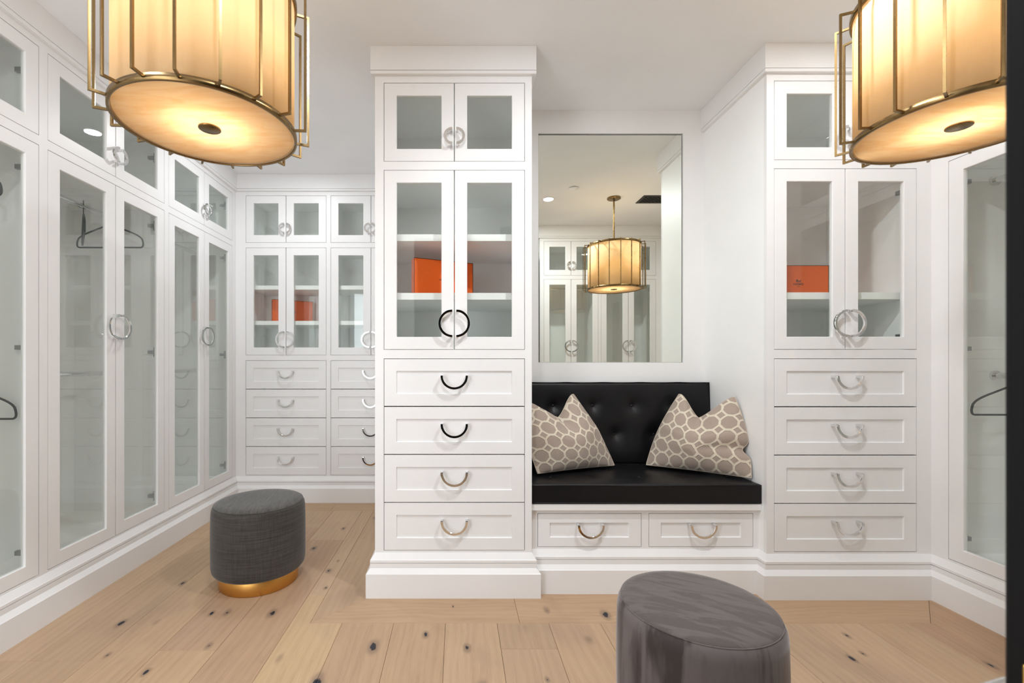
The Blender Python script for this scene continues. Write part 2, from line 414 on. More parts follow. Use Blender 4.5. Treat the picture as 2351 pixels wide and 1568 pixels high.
# ------------------------------------------------------------------ oak floor boards
def poly_plank(poly, along='y', tint=(1, 1, 1)):
    """a board with the outline poly (world x,y); its own axes run across / along the grain"""
    cx = sum(p[0] for p in poly) / len(poly); cy = sum(p[1] for p in poly) / len(poly)
    loc = [(p[0] - cx, p[1] - cy) for p in poly]
    rot = 0
    if along == 'x':
        rot = PI / 2; loc = [(p[1], -p[0]) for p in loc]
    # shrink a little for the joints, eased top edges
    def inset(pts, d):
        n = len(pts); out = []
        area_ = sum(pts[i][0] * pts[(i + 1) % n][1] - pts[(i + 1) % n][0] * pts[i][1] for i in range(n))
        sg = 1 if area_ > 0 else -1
        for i in range(n):
            a = Vector(pts[i - 1]); p = Vector(pts[i]); c = Vector(pts[(i + 1) % n])
            d1 = (p - a).normalized(); d2 = (c - p).normalized()
            n1 = Vector((-d1.y, d1.x)) * sg; n2 = Vector((-d2.y, d2.x)) * sg
            bis = (n1 + n2); k = 1 + n1.dot(n2)
            out.append(tuple(p + bis * d / k) if k > .05 else tuple(p))
        return out
    g0 = inset(loc, .0005); g1 = inset(loc, .0016); n = len(loc)
    vs = [(x, y, -.015) for x, y in g0] + [(x, y, -.0012) for x, y in g0] + [(x, y, 0) for x, y in g1]
    fs = [tuple(range(2 * n, 3 * n))]
    for i in range(n):
        j = (i + 1) % n
        fs += [(i, j, n + j, n + i), (n + i, n + j, 2 * n + j, 2 * n + i)]
    o = MB().add(vs, fs).build('plank', M_OAK, fl)
    o.location = (cx, cy, 0); o.rotation_euler = (0, 0, rot); o.color = (*tint, 1)
    return o
def rtint():
    k = random.uniform(.90, 1.07); h = random.uniform(-.03, .03)
    return (k * (1 + h * .5), k, k * (1 - h))
PW = .2305
xs = [-.5142 + PW * k for k in range(-8, 14)]
YB = 2.022        # inner edge of the border board in front of the cabinets
XB = -.658        # aisle side border board
FBY = 3.565       # far border board
joints = {-.745: [2.265], -.975: [2.971], -1.206: [1.83, 3.2], -1.436: [1.05, 2.60], -1.667: [1.766], -1.897: [1.766, 3.0],
          -.514: [.9], .176: [1.839, .5], .407: [.75], -.284: [1.2], -.054: [.6], .637: [1.1]}
TINTS = {(-.745, 0): (1.10, 1.13, 1.06), (-.975, 0): (.95, .91, .92), (-1.206, 1): (.93, .91, .93), (-.514, 0): (.96, .95, .95), (-.514, 1): (.97, .95, .94),
         (.176, 0): (.98, .96, .94), (.407, 0): (1, 1.0, .98), (2.02, 1): (.90, .84, .82)}
for i in range(len(xs) - 1):
    a, b_ = xs[i], xs[i + 1]
    if a > 2.115: break
    if b_ < -1.85: continue
    a0 = max(a, -1.84); b0 = min(b_, 2.1126)
    key = min(joints, key=lambda q: abs(q - a)); js = sorted(joints[key]) if abs(key - a) < .02 else [random.uniform(.3, 1.2)]
    top = FBY if b0 <= XB + .02 else YB
    if a < XB < b_: top = FBY
    ys = [-.55] + [j for j in js if j < top - .05] + [top]
    for q in range(len(ys) - 1):
        y0, y1 = ys[q], ys[q + 1]
        tk = [TINTS[k2] for k2 in TINTS if abs(k2[0] - a) < .02 and k2[1] == q]
        tnt = tk[0] if tk else rtint()
        if a < XB < b_ and y1 > YB:
            if y0 < YB:
                poly_plank([(a0, y0), (b0, y0), (b0, YB), (XB, YB), (XB, y1), (a0, y1)], 'y', tnt)
            else:
                poly_plank([(a0, y0), (XB, y0), (XB, y1), (a0, y1)], 'y', tnt)
        else:
            poly_plank([(a0, y0), (b0, y0), (b0, y1), (a0, y1)], 'y', tnt)
# border boards (mitred)
BO = 2.26
poly_plank([(XB, YB), (.279, YB), (.279, BO), (XB + .238, BO)], 'x', (.99, .97, .95))
poly_plank([(.279, YB), (1.35, YB), (1.35, BO), (.279, BO)], 'x', (1.0, .98, .96))
poly_plank([(1.35, YB), (2.1126, YB), (2.1126 + .238, BO), (1.35, BO)], 'x', (.99, .97, .94))
poly_plank([(.36, BO), (1.6, BO), (1.6, 2.34), (.36, 2.34)], 'x', (.98, .96, .94))
poly_plank([(XB, YB), (XB + .238, BO), (XB + .238, 3.0), (XB, 3.0)], 'y', (.98, .98, .98))
poly_plank([(XB, 3.0), (XB + .238, 3.0), (XB + .32, FBY), (XB, FBY)], 'y', (.96, .96, .96))
poly_plank([(2.1126, YB), (2.1126, .9), (2.36, .9), (2.36, BO + .01)], 'y', (.95, .90, .87))
poly_plank([(2.1126, .9), (2.1126, .2), (2.36, .2), (2.36, .9)], 'y', (.98, .96, .94))
poly_plank([(-1.84, FBY), (-1.0, FBY), (-1.0, 3.81), (-1.84, 3.81)], 'x', (.98, .96, .95))
poly_plank([(-1.0, FBY), (-.34, FBY), (-.34, 3.81), (-1.0, 3.81)], 'x', (1, .98, .97))

# ------------------------------------------------------------------ mouldings swept along the cabinet faces
BASE = [(0, 0), (.039, 0), (.039, .1185), (.036, .1215), (.021, .142), (.021, .1648), (.012, .1652), (.012, .1676), (.021, .1680), (.021, .180), (.0175, .184), (.001, .2115), (0, .2115)]
CROWN = [(0, 2.600), (.0175, 2.6005), (.0195, 2.6025), (.0195, 2.6160), (.0105, 2.6164), (.0105, 2.6189), (.0195, 2.6193), (.0195, 2.7395), (0, 2.7395)]
LOOP = [(XL, WB), (XL, YF), (XP, YF), (XP, 2.85), (CX0, 2.85), (CX0, CY), (CX1, CY), (CX1, BY), (AX, BY), (AX, RY), (XR, RY), (XR, NY), (NX, NY), (NX, WB)]
def sweep(pts, prof, i0, i1, endcap=(False, False)):
    """mesh for the segments i0..i1 of the path, mitred where the path turns (room lies to the right of travel)"""
    P = [Vector(p) for p in pts]
    def right(i): d = (P[i + 1] - P[i]).normalized(); return Vector((d.y, -d.x))
    mb = MB(); n = len(prof); vs = []
    for k in range(i0, i1 + 2):
        if k == 0: nv = right(0); 
        elif k == len(P) - 1: nv = right(k - 1)
        else:
            r1, r2 = right(k - 1), right(k); nv = (r1 + r2) / (1 + r1.dot(r2))
        for off, z in prof: vs.append((P[k].x + nv.x * off, P[k].y + nv.y * off, z))
    fs = []
    for k in range(i1 - i0 + 1):
        for j in range(n):
            j2 = (j + 1) % n; fs.append((k * n + j, k * n + j2, (k + 1) * n + j2, (k + 1) * n + j))
    fs.append(tuple(range(n))); fs.append(tuple(reversed(range((i1 - i0 + 1) * n, (i1 - i0 + 2) * n))))
    return mb.add(vs, fs)
def local(o, root):
    """bring a mesh written in world coordinates under a placed root"""
    o.parent = root
    o.data.transform(Matrix.LocRotScale(root.location, root.rotation_euler, None).inverted())
    return o
struct(sweep(LOOP, BASE, 0, 0).build('baseboard_left', M_PAINT))
struct(sweep(LOOP, BASE, 1, 1).build('baseboard_far', M_PAINT))
struct(sweep(LOOP, BASE, 2, 3).build('baseboard_partition', M_PAINT))
struct(sweep(LOOP, BASE, 10, 10).build('baseboard_right', M_PAINT))
struct(sweep(LOOP, BASE, 11, 12).build('baseboard_near', M_PAINT))
CL = [(XL, WB), (XL, YF), (XP, YF), (XP, 2.85), (CX0, 2.85), (CX0, CY), (CX1, CY), (CX1, 2.828)]
CR = [(AX, 2.828), (AX, RY), (XR, RY), (XR, NY), (NX, NY), (NX, WB)]
struct(sweep(CL, CROWN, 0, 0).build('trim_1', M_PAINT))
struct(sweep(CL, CROWN, 1, 1).build('trim_2', M_PAINT))
struct(sweep(CL, CROWN, 2, 3).build('trim_3', M_PAINT))
struct(sweep(CR, CROWN, 2, 2).build('trim_4', M_PAINT))
struct(sweep(CR, CROWN, 3, 4).build('trim_5', M_PAINT))

# ------------------------------------------------------------------ cabinet builders (local: x right along the face, y into the cabinet, z up)
GAP = .0026
FRW = .062
def bar_pull(root, cx, cz, Rr, a0, a1, ydoor, name='handle'):
    rw = .0125
    mb = MB().arc_xz(cx, cz, Rr, Rr - rw, -.033, -.024, a0, a1)
    for t in (a0, a1):   # the two posts that carry the arc
        px = cx + (Rr - rw / 2) * math.cos(t); pz = cz + (Rr - rw / 2) * math.sin(t)
        inw = 1 if abs(math.cos(t)) > .5 else 0
        if inw: mb.box(px - rw * .45, px + rw * .45, -.0245, ydoor, pz - .010, pz + .0015)
        else:
            sx = -1 if math.cos((a0 + a1) / 2) < 0 else 1
            mb.box(px + (0 if sx > 0 else -.010), px + (.010 if sx > 0 else 0), -.0245, ydoor, pz - rw * .45, pz + rw * .45)
    return mb.build(name, M_CHROME, root)
def hinge(door, x, z, side):
    """concealed hinge on the inside of a door; side=+1: mounted on the right-hand cabinet side"""
    mb = MB()
    s = side
    mb.box(min(x - s * .052, x - s * .004), max(x - s * .052, x - s * .004), .021, .033, z - .011, z + .011)   # cup and arm
    mb.box(min(x - s * .004, x + s * .012), max(x - s * .004, x + s * .012), .024, .036, z - .007, z + .007)
    mb.box(min(x - s * .014, x + s * .002), max(x - s * .014, x + s * .002), .030, .098, z - .010, z + .010)
    mb.box(min(x - s * .010, x + s * .002), max(x - s * .010, x + s * .002), .044, .064, z - .030, z + .030)
    return mb.build('hinge', M_STEEL, door, .001)
def door(root, x0, x1, z0, z1, hand, hz, hr, hinges):
    """hand=+1: handle at the right-hand edge, hinges left"""
    a, b_, c_, d_ = x0 + GAP, x1 - GAP, z0 + GAP, z1 - GAP
    dr = MB().ring_xz((a, b_, c_, d_), (a + FRW, b_ - FRW, c_ + FRW, d_ - FRW), 0, .021, .0015).build('door', M_PAINT, root, .0009)
    MB().box(a + FRW - .004, b_ - FRW + .004, .0095, .0135, c_ + FRW - .004, d_ - FRW + .004).build('glass_pane', M_GLASS, dr)
    if hand > 0: bar_pull(dr, b_ - .0075, hz, hr, PI / 2, 3 * PI / 2, 0)
    else: bar_pull(dr, a + .0075, hz, hr, -PI / 2, PI / 2, 0)
    for z in hinges:
        hinge(dr, (x0 if hand > 0 else x1) , z, -hand)
    return dr
def panel_front(root, x0, x1, z0, z1, fr_x, fr_z, hcx=None):
    a, b_, c_, d_ = x0 + GAP, x1 - GAP, z0 + GAP, z1 - GAP
    def rect(x0, x1, z0, z1, y): return [(x0, y, z0), (x1, y, z0), (x1, y, z1), (x0, y, z1)]
    rc = .007
    L = [rect(a, b_, c_, d_, .021), rect(a, b_, c_, d_, 0), rect(a + fr_x, b_ - fr_x, c_ + fr_z, d_ - fr_z, 0), rect(a + fr_x + .0015, b_ - fr_x - .0015, c_ + fr_z + .0015, d_ - fr_z - .0015, rc)]
    vs = sum(L, []); fs = [(3, 2, 1, 0), (12, 13, 14, 15)]
    for q in range(3):
        for k in range(4):
            k2 = (k + 1) % 4; fs.append((q * 4 + k, q * 4 + k2, q * 4 + 4 + k2, q * 4 + 4 + k))
    dr = MB().add(vs, fs).build('drawer', M_PAINT, root, .0008)
    cx = (a + b_) / 2 if hcx is None else hcx; cz = (c_ + d_) / 2
    bar_pull(dr, cx, cz + .0342, .0684, PI, 2 * PI, rc)
    # drawer box behind the front
    MB().box(a + .02, b_ - .02, .0215, .16, c_ + .015, d_ - .02).build('drawer_box', M_INSIDE, dr)
    return dr
def face_frame(w, openings, z_lo=.0, z_hi=2.7395):
    """face board with rectangular openings [(x0,x1,[(z0,z1),...])] : one column of openings"""
    x0, x1, zs = openings
    mb = MB()
    mb.box(0, x0, 0, .0215, z_lo, z_hi); mb.box(x1, w, 0, .0215, z_lo, z_hi)
    cur = z_lo
    for a, b_ in sorted(zs):
        mb.box(x0, x1, 0, .0215, cur, a); cur = b_
    mb.box(x0, x1, 0, .0215, cur, z_hi)
    return mb
def carcass(w, depth, shelves_z, x_in=(.018, .018)):
    mb = MB()
    a, b_ = x_in
    mb.box(0, a, .0215, depth, 0, C - .001); mb.box(w - b_, w, .0215, depth, 0, C - .001)
    mb.box(a, w - b_, depth - .012, depth, 0, C - .001)
    for z0, z1 in shelves_z: mb.box(a, w - b_, .0215, depth - .012, z0, z1)
    return mb
def side_fill(w, a, b_):
    return a, b_
def display_cabinet(label, loc, rz, w, x0, x1, depth, shelves, ydrawers=True, doors=True):
    t = thing('display_cabinet', label, 'cabinet', loc, rz)
    face_frame(w, (x0, x1, [(Z6, Z5), (Z4, Z3), (Z2, Z1)])).build('face_frame', M_PAINT, t)
    carcass(w, depth, [(Z1, Z1 + .018), (Z3, Z2), (Z5 + .004, Z4 - .001), (Z6 - .02, Z6 - .001)], (max(.018, x0 - .004), max(.018, w - x1 - .004))).build('carcass', M_INSIDE, t)
    xm = (x0 + x1) / 2
    door(t, x0, xm, Z2, Z1, 1, 2.287, .0428, (2.235, 2.50)); door(t, xm, x1, Z2, Z1, -1, 2.287, .0428, (2.235, 2.50))
    door(t, x0, xm, Z4, Z3, 1, 1.3575, .069, (1.30, 2.04)); door(t, xm, x1, Z4, Z3, -1, 1.3575, .069, (1.30, 2.04))
    dh = (Z5 - Z6) / 4
    for k in range(4):
        panel_front(t, x0, x1, Z6 + dh * k, Z6 + dh * (k + 1), .061, .0605)
    for z in shelves:
        MB().box(max(.02, x0 - .002), w - max(.02, w - x1 - .002), .045, depth - .014, z - .035, z).build('shelf', M_INSIDE, t, .001)
    return t
def wardrobe(label, loc, rz, w, x0, x1, depth, rods=(1.10, 2.06), stops=True):
    t = thing('wardrobe', label, 'wardrobe', loc, rz)
    face_frame(w, (x0, x1, [(Z6, Z3), (Z2, Z1)])).build('face_frame', M_PAINT, t)
    carcass(w, depth, [(Z1, Z1 + .018), (Z3, Z2), (Z6 - .02, Z6 - .001)]).build('carcass', M_INSIDE, t)
    xm = (x0 + x1) / 2
    door(t, x0, xm, Z2, Z1, 1, 2.287, .0428, (2.215, 2.46)); door(t, xm, x1, Z2, Z1, -1, 2.287, .0428, (2.215, 2.46))
    door(t, x0, xm, Z6, Z3, 1, 1.3575, .069, (.32, 1.23, 2.03)); door(t, xm, x1, Z6, Z3, -1, 1.3575, .069, (.32, 1.23, 2.03))
    for z in rods:
        o = MB().cyl((.019, .29, z), (w - .019, .29, z), .0145, n=24)
        o.cyl((.0185, .29, z), (.030, .29, z), .024, n=24); o.cyl((w - .030, .29, z), (w - .0185, .29, z), .024, n=24)
        o.build('hanging_rod', M_CHROME, t)
    return t

# left wall wardrobes (face +X): local x = world Y
LD = .59
wardrobe('white wardrobe on the left wall nearest the camera, beyond the left photo edge', (XL, .31, 0), PI / 2, .862, .021, .841, LD)
wardrobe('white wardrobe cut by the left photo edge, black hanger tips behind its glass', (XL, 1.172, 0), PI / 2, .862, .021, .841, LD)
wardrobe('white wardrobe left of the big lamp, two black hangers behind its glass doors', (XL, 2.034, 0), PI / 2, .861, .0205, .8395, LD)
wardrobe('empty white wardrobe in the far left corner beside the drawer cabinets', (XL, 2.895, 0), PI / 2, .905, .021, .845, LD)
MB().box(XL - .02, XL, WB, .309, 0, C - .001).build('filler_panel', M_PAINT)
o = D.objects['filler_panel']; o.name = 'trim_6'; struct(o)
# far wall cabinets
fc1 = display_cabinet('far wall cabinet in the left corner, orange box behind its glass, four drawers', (XL, YF, 0), 0, .777, .083, .7585, .43, (1.82, 1.52))
fc2 = display_cabinet('far wall cabinet half hidden by the tall centre cabinet, empty shelves, four drawers', (XL + .777, YF, 0), 0, .736, .0188, .694, .43, (1.82, 1.52))
# tall centre cabinet
cc = display_cabinet('tall narrow white cabinet in the centre, left of the black bench', (CX0, CY, 0), 0, CX1 - CX0, .044, .7516, .576, (1.82, 1.52))
local(sweep(LOOP, BASE, 4, 6).build('base_moulding', M_PAINT), cc)
local(sweep(CL, CROWN, 4, 6).build('crown_moulding', M_PAINT), cc)
# right cabinet beside the alcove
rc = display_cabinet('white cabinet right of the bench alcove, orange box behind its left glass door', (AX, RY, 0), 0, XR - AX, .0364, .7476, .573, (1.52,))
local(sweep(LOOP, BASE, 8, 9).build('base_moulding', M_PAINT), rc)
local(sweep(CR, CROWN, 0, 1).build('crown_moulding', M_PAINT), rc)
# right wall wardrobes (face -X): local x = -Y
wardrobe('white wardrobe at the right edge of the photo, black hanger inside beside the black door', (XR, RY, 0), -PI / 2, .919, .078, .898, .57)
wardrobe('white wardrobe on the right wall, hidden behind the open black door', (XR, RY - .919, 0), -PI / 2, .88, .0235, .8435, .57)
# near cabinets seen in the mirror (face +Y): local x = -X
wardrobe('white wardrobe reflected in the mirror behind the reflected lamp, right pair of glass doors', (XR, NY, 0), PI, .719, .072, .703, .57)
wardrobe('white wardrobe reflected at the left side of the mirror, left of the reflected lamp', (1.64, NY, 0), PI, .69, .016, .643, .57)

# ------------------------------------------------------------------ built-in bench
bn = thing('bench', 'white built-in bench with two drawers under the mirror, between the cabinets', 'bench', (CX1, BY, 0))
bwid = AX - CX1
fm = MB()
bx = [(.0361, .5681), (.6045, 1.1391)]
bz = (.2207, .394)
fm.box(0, bx[0][0], 0, .0215, 0, .413); fm.box(bx[0][1], bx[1][0], 0, .0215, bz[0], bz[1]); fm.box(bx[1][1], bwid, 0, .0215, 0, .413)
fm.box(bx[0][0], bx[1][1], 0, .0215, 0, bz[0]); fm.box(bx[0][0], bx[1][1], 0, .0215, bz[1], .413)
fm.build('face_frame', M_PAINT, bn)
MB().box(0.001, bwid - .001, .18, .50, 0, .412).build('carcass', M_INSIDE, bn)
MB().box(.001, bwid - .001, -.022, .51, .4135, .447).build('lid', M_PAINT, bn, .002)
for a, b_ in bx:
    panel_front(bn, a, b_, bz[0], bz[1], .061, .047)
local(sweep(LOOP, BASE, 7, 7).build('base_moulding', M_PAINT), bn)

# ------------------------------------------------------------------ mirror
mr = thing('wall_mirror', 'large frameless rectangular mirror in the wall above the black bench cushion', 'mirror', ((MX0 + MX1) / 2, MY, MZ0))
hw = (MX1 - MX0) / 2
MB().box(-hw, hw, 0, .005, 0, MZ1 - MZ0).build('mirror_glass', M_MIRROR, mr, .0015)
MB().box(-hw, hw, .0052, .021, 0, MZ1 - MZ0 - .001).build('backing_board', M_DARK, mr)

# ------------------------------------------------------------------ black cushions
def cushion_grid(nx, ny, fn):
    vs = [fn(i / nx, j / ny) for j in range(ny + 1) for i in range(nx + 1)]
    fs = [(j * (nx + 1) + i, j * (nx + 1) + i + 1, (j + 1) * (nx + 1) + i + 1, (j + 1) * (nx + 1) + i) for j in range(ny) for i in range(nx)]
    return vs, fs
def tuft(x, y, btn, depth, rad):
    d = 0
    for bx_, by_ in btn:
        q = math.hypot(x - bx_, y - by_)
        d += depth * math.exp(-(q / rad) ** 1.15)
    return d
def padded(wid, hgt, thick, btn, name, root, loc_fn, puff=.012, depth=.03, nx=96, ny=56, rad=.045, er=.012):
    """upholstered block: top sheet with tufts, rounded rim, flat sides and back. loc_fn maps (x,y,t) to local 3d, t outward"""
    def top(u, v):
        x, y = u * wid, v * hgt
        ex = min(x, wid - x); ey = min(y, hgt - y); e = min(ex, ey)
        r = er - math.sqrt(max(0, er * er - (er - min(e, er)) ** 2)) if e < er else 0
        pf = puff * (1 - abs(2 * u - 1) ** 6) * (1 - abs(2 * v - 1) ** 4)
        return loc_fn(x, y, thick - r + pf - tuft(x, y, btn, depth, rad))
    # denser spacing at the rim so the rounding is real
    def warp(t): return t
    us = [0, .003 , .007, .012] + [.02 + .96 * k / (nx - 8) for k in range(nx - 7)] + [.988, .993, .997, 1]
    vs_ = [0, .006, .013, .022] + [.035 + .93 * k / (ny - 8) for k in range(ny - 7)] + [.978, .987, .994, 1]
    V = [top(u, v) for v in vs_ for u in us]; n1 = len(us); n2 = len(vs_)
    Fc = [(j * n1 + i, j * n1 + i + 1, (j + 1) * n1 + i + 1, (j + 1) * n1 + i) for j in range(n2 - 1) for i in range(n1 - 1)]
    mb = MB().add(V, Fc, True)
    rim = [(u, 0) for u in us] + [(1, v) for v in vs_[1:]] + [(u, 1) for u in reversed(us[:-1])] + [(0, v) for v in reversed(vs_[1:-1])]
    n = len(rim); R1 = [top(u, v) for u, v in rim]; R2 = [loc_fn(u * wid, v * hgt, .006) for u, v in rim]; R3 = [loc_fn(u * (wid - .008) + .004, v * (hgt - .008) + .004, 0) for u, v in rim]
    mb.add(R1 + R2 + R3, [(k, (k + 1) % n, n + (k + 1) % n, n + k) for k in range(n)] + [(n + k, n + (k + 1) % n, 2 * n + (k + 1) % n, 2 * n + k) for k in range(n)] + [tuple(range(2 * n, 3 * n))], False)
    o = mb.build(name, M_LEATHER, root)
    # weld
    bm = bmesh.new(); bm.from_mesh(o.data); bmesh.ops.remove_doubles(bm, verts=bm.verts, dist=.0002); bmesh.ops.recalc_face_normals(bm, faces=bm.faces); bm.to_mesh(o.data); bm.free()
    return o, top, rim
sx0, sx1 = CX1 + .004, AX - .002
sy0, sy1 = 2.290, 2.735
st = thing('seat_cushion', 'black leather seat cushion with piping, lying on the white bench', 'cushion', (sx0, sy0, .4475))
sb = [(.125 + .24 * k, .165) for k in range(5)] + [(.245 + .24 * k, .33) for k in range(4)]
_, ftop, rim = padded(sx1 - sx0, sy1 - sy0, .100, sb, 'cushion_body', st, lambda x, y, t: (x, y, t), .006, .011, rad=.05, er=.010)
def piping(fn, rim, wid, hgt, root, inset=.004, r=.0032, t=None):
    pts = []
    for u, v in rim[::1]:
        pts.append(fn(u, v))
    return MB().tube(pts, r, 6, True).build('piping', M_LEATHER, root)
W_, H_ = sx1 - sx0, sy1 - sy0
rr_ = [(u, 0) for u in [k / 40 for k in range(41)]] + [(1, k / 16) for k in range(1, 17)] + [(1 - k / 40, 1) for k in range(1, 41)] + [(0, 1 - k / 16) for k in range(1, 16)]
piping(lambda u, v: (.002 + u * (W_ - .004), .001 + v * (H_ - .002), .0935 + .0015 * math.sin(u * 9)), rr_, W_, H_, st)
piping(lambda u, v: (.002 + u * (W_ - .004), .001 + v * (H_ - .002), .006), rr_, W_, H_, st)
for x, y in sb:
    if y < .3: pass
    MB().lathe([(0, .0), (.0085, -.001), (.011, -.005), (.009, -.009)], 16, (x, y)).build('button', M_LEATHER, st, matrix=Matrix.Translation((0, 0, .0985)))
# backrest: local x right, z up, t towards the room (-y); leans back a little
bk = thing('back_cushion', 'black button-tufted leather back cushion standing on the seat cushion below the mirror', 'cushion', (sx0, 2.826, .5485))
BT = 1.043 - .5485
def bloc(x, y, t):
    lean = .030 * (1 - y / BT)
    k = t / .075
    return (x - .0 * k, -t - lean * k, y)
bb = []
for k in range(5): bb.append((.585 - sx0 + .2405 * k - .2405 * 0, .900 - .5485))
bb = [(.585 + .2405 * k - sx0, .3515) for k in range(0, 4)] + [(.717 + .2405 * k - sx0, .1785) for k in range(0, 4)]
_, fb, _ = padded(W_, BT, .065, bb, "cushion_body", bk, bloc, .016, .034, rad=.052, er=.014)
piping(lambda u, v: bloc(.002 + u * (W_ - .004), .002 + v * (BT - .004) + (.0022 * math.sin(u * 32) if v > .9 else 0), .0615), rr_, W_, BT, bk)
for x, y in bb:
    p = bloc(x, y, .065 + .014 - .031)
    bt = MB().lathe([(.0002, .0045), (.004, .0042), (.0075, .0025), (.0095, -.001), (.009, -.004)], 18)
    bt.build('button', M_LEATHER, bk, matrix=Matrix.Translation(p) @ Matrix.Rotation(R(90), 4, 'X'))

# ------------------------------------------------------------------ patterned pillows
def pillow(label, BL, BR, TR, TL, V, front, back, seed, pinch=()):
    c = sum((Vector(p) for p in (BL, BR, TR, TL)), Vector()) / 4; base = Vector((c.x, c.y, min(BL[2], BR[2])))
    t_ = thing('throw_pillow', label, 'pillow', base)
    BL, BR, TR, TL, V = (Vector(p) - base for p in (BL, BR, TR, TL, V))
    nrm = (BR - BL).cross(TL - BL).normalized()
    if nrm.y > 0: nrm = -nrm
    up = (TL + TR - BL - BR).normalized()
    rnd = random.Random(seed)
    N = 56
    mid = (TL + TR) / 2; dip = V - mid; L = .48
    def edge(a, b_, s, inward, am):
        return a.lerp(b_, s) + inward * am * math.sin(PI * s) ** 1
    inR = (BL - BR).normalized(); inL = -inR
    def topc(s):
        k = max(0, 1 - abs(s - .5) / .46); k = k * k * (3 - 2 * k) * .45 + k * .55
        return TL.lerp(TR, s) + dip * k
    def coons(s, t):
        bt = edge(BL, BR, s, up, .004); tp = topc(s)
        lf = edge(BL, TL, t, inL, -.028 if not pinch else -.022); rt = edge(BR, TR, t, inR, -.022)
        for (side, tt, am, wd) in pinch:
            if side == 'R': rt = rt + inR * am * math.exp(-((t - tt) / wd) ** 2)
        a = bt.lerp(tp, t) + lf.lerp(rt, s) - (BL * (1 - s) * (1 - t) + BR * s * (1 - t) + TL * (1 - s) * t + TR * s * t)
        return a
    mb = MB(); uvs = []
    dipl = dip.length
    for side, T in ((1, front), (-1, back)):
        for j in range(N + 1):
            for i in range(N + 1):
                s = .5 - .5 * math.cos(PI * i / N); t = .5 - .5 * math.cos(PI * j / N)
                p = coons(s, t)
                u_, v_ = 2 * s - 1, 2 * t - 1
                prof = max(0, (1 - u_ ** 2)) ** .6 * max(0, (1 - v_ ** 2)) ** .5
                prof *= .55 + .45 * (1 - (abs(u_ * v_)) ** .8)
                ch = math.exp(-((s - .5) / .11) ** 2) * max(0, (t - .55) / .45) ** 1.3       # karate-chop hollow
                sh = math.exp(-((abs(s - .5) - .24) / .13) ** 2) * max(0, (t - .5) / .5)
                th = T * (prof * (1 + .12 * sh) - (.75 * ch * prof if side > 0 else -.15 * ch * prof))
                wr = .0022 * math.sin(17 * s + 5 * t + seed) * math.sin(13 * t - 4 * s) * prof
                for (sd, tt, am, wd) in pinch:
                    wr -= .02 * math.exp(-((t - tt - .10 * (1 - s)) / (wd * .8)) ** 2) * max(0, s - .6) / .4 * prof ** .5
                mb.v.append(tuple(p + nrm * side * th + nrm * wr))
                kk = max(0, 1 - abs(s - .5) / .46)
                wd_ = (coons(1, t) - coons(0, t)).length * 1.06
                uvs.append(((s - .5) * wd_ + 1 + (.5 if side < 0 else 0) + .013 * seed, t * .45 * (1 - .30 * kk * t) + .021 * seed))
        o0 = 0 if side > 0 else (N + 1) ** 2
        for j in range(N):
            for i in range(N):
                q = [o0 + j * (N + 1) + i, o0 + j * (N + 1) + i + 1, o0 + (j + 1) * (N + 1) + i + 1, o0 + (j + 1) * (N + 1) + i]
                mb.f.append(tuple(q if side > 0 else reversed(q))); mb.sm.append(True)
    me = D.meshes.new('cover'); me.from_pydata(mb.v, [], mb.f); me.materials.append(M_PILLOW)
    ul = me.uv_layers.new(name='UVMap')
    for lp in me.loops: ul.data[lp.index].uv = uvs[lp.vertex_index]
    me.polygons.foreach_set('use_smooth', [True] * len(me.polygons))
    bm = bmesh.new(); bm.from_mesh(me); bmesh.ops.remove_doubles(bm, verts=bm.verts, dist=.00015); bm.to_mesh(me); bm.free()
    o = D.objects.new('cover', me); COL.objects.link(o); o.parent = t_
    # seam cord
    pts = [coons(k / 40, 0) for k in range(40)] + [coons(1, k / 40) for k in range(40)] + [coons(1 - k / 40, 1) for k in range(40)] + [coons(0, 1 - k / 40) for k in range(40)]
    MB().tube(pts, .0028, 6, True).build('seam_cord', M_CORD, t_)
    return t_
m, nt, b = newmat('cream_cord'); M_CORD = m; g = NT(nt); setp(b, (.50, .42, .34), .9)
g.bump(g.noise(g.coord(), 500, 2), .4, .001, b)
pillow('patterned beige pillow at the left end of the bench, against the tall cabinet', (.432, 2.440, .566), (.915, 2.640, .566), (.690, 2.690, .976), (.395, 2.55, .935), (.585, 2.63, .845), .105, .04, 1)
pillow('patterned beige pillow at the right end of the bench, against the side wall', (1.105, 2.650, .566), (1.522, 2.345, .566), (1.517, 2.475, .974), (1.316, 2.690, .976), (1.375, 2.58, .848), .105, .04, 4, pinch=(('R', .33, .035, .07),))

# ------------------------------------------------------------------ stools
def stool(label, c, rb, rp, ztop, ms, mt, plinth_mat, rz=0):
    t = thing('round_stool', label, 'stool', (*c, 0), rz)
    z0 = .072
    prof = [(rp - .01, z0), (rb - .030, z0 + .0), (rb - .014, z0 + .006), (rb - .004, z0 + .018), (rb, z0 + .040), (rb + .001, .20), (rb + .001, .30), (rb - .001, ztop - .055), (rb - .004, ztop - .034), (rb - .010, ztop - .022), (rb - .0135, ztop - .0175)]
    MB().lathe(prof, 96).build('body_cover', ms, t)
    MB().lathe([(rb - .0130, ztop - .0185), (rb - .0155, ztop - .0145), (rb - .022, ztop - .010), (rb - .05, ztop - .0035), (rb * .55, ztop - .0005), (rb * .25, ztop), (.0005, ztop)], 96).build('seat_top', mt, t)
    pts = [((rb - .0135) * math.cos(a), (rb - .0135) * math.sin(a), ztop - .0170) for a in [2 * PI * k / 120 for k in range(120)]]
    MB().tube(pts, .0016, 6, True).build('seam', ms, t)
    MB().lathe([(.001, .001), (rp - .002, .001), (rp, .003), (rp, .070), (rp - .002, .0725), (.001, .0725)], 96).build('plinth', plinth_mat, t)
    return t
